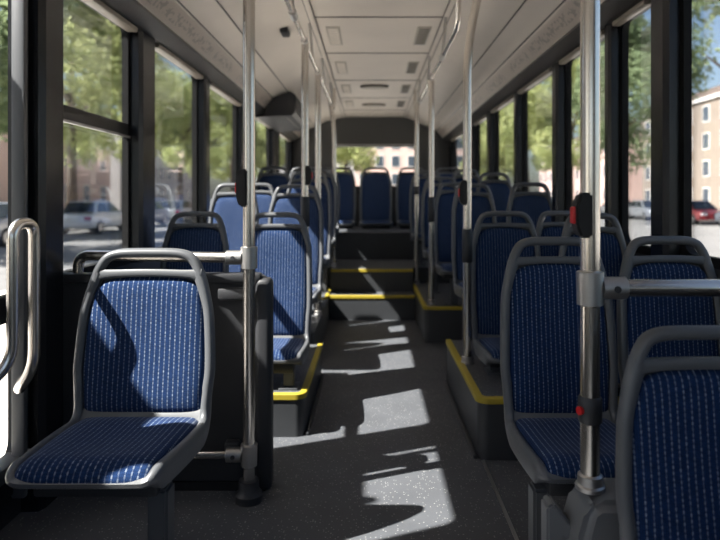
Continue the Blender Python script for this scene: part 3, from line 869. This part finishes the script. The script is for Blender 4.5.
def trunk_mesh(seed, h):
    rnd = random.Random(seed); bm = bmesh.new()
    add_tube(bm, [(0, 0, 0), (.03, .02, h*.35), (-.04, .05, h*.7), (0, 0, h)], [.22, .17, .13, .05], 9)
    for k in range(6):
        a = rnd.uniform(0, 2*PI); z = h*rnd.uniform(.42, .75)
        e = Vector((math.cos(a), math.sin(a), .9))*rnd.uniform(1.0, 1.9)
        add_tube(bm, [(0, 0, z), Vector((0, 0, z))+e*.5+Vector((0, 0, .1)), Vector((0, 0, z))+e], [.09, .06, .02], 6)
    for f in bm.faces: f.smooth = True
    me = bpy.data.meshes.new('trunk'); bm.to_mesh(me); bm.free(); me.materials.append(M['bark']); return me
crowns = [(crown_mesh(s, 7500, 2.9, 5.6, .15), crown_mesh(s, 7500, 2.9, 5.6, .15)) for s in (1, 2, 3)]
for a, b in crowns: a.materials.append(M['leaf_a']); b.materials.append(M['leaf_b'])
trunks = [trunk_mesh(s, 6.2) for s in (1, 2, 3)]
def tree(label, x, y, sc, k, leaf, rz, cz=6.1):
    t = thing('street_tree', label, 'tree', (x, y, GZ+.1), rz, 'street trees')
    t.scale = (sc, sc, sc)
    f = bpy.data.objects.new('foliage', crowns[k % 3][leaf]); C.objects.link(f); f.parent = t; f.location = (0, 0, cz)
    g = bpy.data.objects.new('trunk', trunks[k % 3]); C.objects.link(g); g.parent = t
ordn = ['first', 'second', 'third', 'fourth', 'fifth', 'sixth', 'seventh', 'eighth', 'ninth', 'tenth', 'eleventh']
for k, y in enumerate((15, 24, 33, 42, 51.5, 61, 71, 82, 94)):
    tree('street tree outside the left windows, %s of the row from the front' % ordn[k], -16.4-(k % 2)*.5, y, 1.42+.06*((k*7) % 3-1), k, 0 if k >= 2 else 1, k*1.3)
for k, (x, y) in enumerate(((16.2, 24.5), (15.3, 36.5), (15.6, 47), (15.0, 58), (15.3, 69), (15.5, 80))):
    tree('street tree outside the right windows, %s of the row from the front' % ordn[k], x, y, 1.4 if k else 1.5, k+1, (0, 1)[k < 2], k*1.7+.4, 6.1 if k else 7.6)
for k, (x, y) in enumerate(((-7.5, 56), (-2.5, 60))):
    tree(('leafy tree seen through the rear window at far left', 'leafy tree at the left half of the rear window')[k], x, y, 1.1, k, 0, k*2.1)

def building(label, x, y, w, d, h, rz, wall, floors, cols, side=True):
    t = thing('building', label, 'building', (x, y, GZ), rz, 'houses along the street')
    link_mesh('wall', box(-w/2, w/2, 0, d, 0, h), wall, t)
    link_mesh('cornice', box(-w/2-.2, w/2+.2, -.25, d+.2, h-.35, h+.05), M['winframe'], t)
    link_mesh('roof', box(-w/2+.3, w/2-.3, .3, d-.3, h+.05, h+1.0), M['roof'], t)
    fh = (h-.6)/floors
    fm = box(-.72, .72, -.06, .04, -.95, .95); gm = box(-.6, .6, -.075, -.05, -.83, .83)
    a = bpy.data.meshes.new('window'); fm.to_mesh(a); fm.free(); a.materials.append(M['winframe'])
    b = bpy.data.meshes.new('pane'); gm.to_mesh(b); gm.free(); b.materials.append(M['pane'])
    for f in range(floors):
        for c in range(cols):
            o = bpy.data.objects.new('window', a); C.objects.link(o); o.parent = t
            o.location = (-w/2+w*(c+.5)/cols, 0, .3+fh*(f+.5))
            g = bpy.data.objects.new('pane', b); C.objects.link(g); g.parent = o
    return t
# facades along the street: local -Y faces the road
building('pinkish apartment house behind the trees seen through the near left windows', -33, 46, 60, 10, 8.0, PI/2, M['pinkwall'], 2, 14)
building('grey house far behind the left row of trees', -33, 98, 38, 10, 11, PI/2, M['greywall'], 3, 11)
building('pale building outside the front left door', -33, 1, 28, 10, 8, PI/2, M['greywall'], 2, 9)
building('beige office building with windows outside the near right windows', 38, 52, 64, 10, 13, -PI/2, M['beigewall'], 4, 18)
building('tall beige house far along the right of the street', 38, 112, 46, 10, 12, -PI/2, M['pinkwall'], 3, 14)
building('pink apartment block seen through the right half of the rear window', 6.5, 96, 18, 10, 15, 0, M['pinkwall'], 5, 7)
building('grey block beyond the trees seen through the rear window', -13, 122, 26, 10, 11, 0, M['greywall'], 3, 8)

# cars
def car_parts(paint):
    P = {}
    bm = bmesh.new()
    add_prism(bm, [(-2.15, .28), (2.1, .28), (2.15, .5), (2.1, .78), (1.2, .92), (-1.6, .95), (-2.12, .85), (-2.18, .55)], 'x', -.86, .86)
    bmesh.ops.bevel(bm, geom=bm.edges[:], offset=.06, segments=3, affect='EDGES'); P['body'] = (bm, paint)
    bm = bmesh.new()
    lo = [(-1.65, .9), (1.2, .9)]; hi = [(-1.15, 1.44), (.35, 1.44)]
    A = [bm.verts.new(v) for v in ((-.80, -1.7, .88), (.80, -1.7, .88), (.80, 1.2, .88), (-.80, 1.2, .88))]
    B = [bm.verts.new(v) for v in ((-.60, -1.15, 1.44), (.60, -1.15, 1.44), (.60, .35, 1.44), (-.60, .35, 1.44))]
    for i in range(4): bm.faces.new((A[i], A[(i+1) % 4], B[(i+1) % 4], B[i]))
    bm.faces.new(B); bm.faces.new(list(reversed(A)))
    bmesh.ops.recalc_face_normals(bm, faces=bm.faces[:])
    bmesh.ops.bevel(bm, geom=bm.edges[:], offset=.05, segments=3, affect='EDGES'); P['cabin'] = (bm, paint)
    bm = bmesh.new()
    for s in (-1, 1):
        for (ya, yb, yc, yd) in ((-1.38, -.30, -.36, -1.06), (-.2, .92, .28, -.22)):
            q = [Vector((s*(.795), ya, .97)), Vector((s*.795, yb, .97)), Vector((s*.635, yc, 1.38)), Vector((s*.635, yd, 1.38))]
            vs = [bm.verts.new(v) for v in q]+[bm.verts.new(v+Vector((s*-.05, 0, 0))) for v in q]
            for f in ((0, 1, 2, 3), (7, 6, 5, 4), (0, 4, 5, 1), (1, 5, 6, 2), (2, 6, 7, 3), (3, 7, 4, 0)): bm.faces.new([vs[i] for i in f])
    bmesh.ops.recalc_face_normals(bm, faces=bm.faces[:]); P['side_windows'] = (bm, M['carglass'])
    bm = bmesh.new()
    for q in ([(-.7, 1.14, .95), (.7, 1.14, .95), (.56, .42, 1.40), (-.56, .42, 1.40)], [(-.7, -1.65, .95), (.7, -1.65, .95), (.56, -1.22, 1.40), (-.56, -1.22, 1.40)]):
        sy = .03 if q[0][1] > 0 else -.03
        vs = [bm.verts.new(Vector(v)+Vector((0, sy, .01))) for v in q]+[bm.verts.new(Vector(v)-Vector((0, sy, .02))) for v in q]
        for f in ((0, 1, 2, 3), (7, 6, 5, 4), (0, 4, 5, 1), (1, 5, 6, 2), (2, 6, 7, 3), (3, 7, 4, 0)): bm.faces.new([vs[i] for i in f])
    bmesh.ops.recalc_face_normals(bm, faces=bm.faces[:]); P['windscreen'] = (bm, M['carglass'])
    P['headlights'] = (add_box(add_box(bmesh.new(), -.8, -.45, 2.05, 2.14, .58, .72, bev=.02), .45, .8, 2.05, 2.14, .58, .72, bev=.02), M['lamp_w'])
    P['tail_lights'] = (add_box(add_box(bmesh.new(), -.82, -.55, -2.19, -2.08, .62, .8, bev=.02), .55, .82, -2.19, -2.08, .62, .8, bev=.02), M['lamp_r'])
    return P
def xtube(x0, x1, r, seg=20): return tube([(x0, 0, 0), (x1, 0, 0)], r, seg)
car_cache = {}
def car(label, x, y, rz, paint):
    t = thing('parked_car', label, 'car', (x, y, GZ), rz, 'parked cars along the street')
    if paint not in car_cache:
        car_cache[paint] = [link_mesh(k, bm, m, None, 40) for k, (bm, m) in car_parts(M[paint]).items()]
        wm = link_mesh('wheel', xtube(-.11, .11, .31), M['tyre'], None, 40); rm = link_mesh('wheel_rim', xtube(-.115, .115, .19), M['rim'], None, 40)
        car_cache[paint].append((wm, rm))
        parts = car_cache[paint]; firstuse = True
    else: parts = car_cache[paint]; firstuse = False
    for p in parts[:-1]:
        o = p if firstuse else p.copy()
        if not firstuse: C.objects.link(o)
        o.parent = t
    wm, rm = parts[-1]
    for i, (wx, wy) in enumerate(((-.76, 1.35), (.76, 1.35), (-.76, -1.3), (.76, -1.3))):
        if firstuse and i == 0: w, r = wm, rm
        else:
            w, r = wm.copy(), rm.copy(); C.objects.link(w); C.objects.link(r)
        w.parent = t; w.location = (wx, wy, .31); r.parent = w; r.location = (0, 0, 0)
for k, (lab, x, y, p) in enumerate((
    ('silver car parked outside the front left door', -12.8, 21.0, 'car_silver'),
    ('white car parked by the kerb outside the near left window', -12.9, 28.0, 'car_white'),
    ('dark grey car parked behind the white car on the left', -13.0, 34.0, 'car_grey'),
    ('silver car parked farther back on the left side of the street', -12.9, 40.0, 'car_silver'),
    ('white car parked far back on the left side of the street', -13.0, 47.0, 'car_white'),
    ('black car parked farthest back on the left side of the street', -12.9, 56.0, 'car_black'),
    ('dark red car parked outside the near right window', 20.0, 37.0, 'car_red'),
    ('dark grey car parked in front of the dark red one on the right', 20.1, 31.5, 'car_grey'),
    ('silver car parked outside the narrow right window', 19.9, 43.2, 'car_silver'),
    ('white car parked farther back on the right side of the street', 20.0, 49.0, 'car_white'),
    ('black car parked far back on the right side of the street', 20.0, 57.0, 'car_black'),
)): car(lab, x, y, 0 if k % 2 else PI, p)

# ------------------------------------------------------------------ light
sd = Vector((.785, .32, -1.0))
sun = bpy.data.lights.new('sun', 'SUN'); sun.energy = 26; sun.angle = math.radians(.6); sun.color = (1, .962, .915)
so = bpy.data.objects.new('sun', sun); C.objects.link(so); so.rotation_euler = sd.to_track_quat('-Z', 'Y').to_euler(); so.location = (-10, -5, 20)
w = bpy.data.worlds.new('sky'); bpy.context.scene.world = w; w.use_nodes = True
nt = w.node_tree; bg = nt.nodes['Background']
sky = nt.nodes.new('ShaderNodeTexSky'); sky.sky_type = 'NISHITA'; sky.sun_disc = False
sky.sun_elevation = math.atan2(1, math.hypot(.785, .32)); sky.sun_rotation = math.atan2(-sd.x, -sd.y)
sky.air_density = 1.0; sky.dust_density = 2.5; sky.ozone_density = 1.0
nt.links.new(sky.outputs[0], bg.inputs[0]); bg.inputs[1].default_value = .25

# ------------------------------------------------------------------ camera
cd = bpy.data.cameras.new('camera'); co = bpy.data.objects.new('camera', cd); C.objects.link(co)
co.location = (0, 0, CAMZ); co.rotation_euler = (PI/2, 0, 0)
cd.sensor_fit = 'HORIZONTAL'; cd.sensor_width = 36; cd.lens = 30
cd.shift_x = -11/720; cd.shift_y = -72/720
cd.clip_start = .05; cd.clip_end = 400
cd.dof.use_dof = True; cd.dof.focus_distance = 2.0; cd.dof.aperture_fstop = 2.4
sc = bpy.context.scene; sc.camera = co
sc.view_settings.view_transform = 'Standard'; sc.view_settings.look = 'None'
sc.view_settings.exposure = 0; sc.view_settings.gamma = 1; sc.view_settings.use_curve_mapping = False
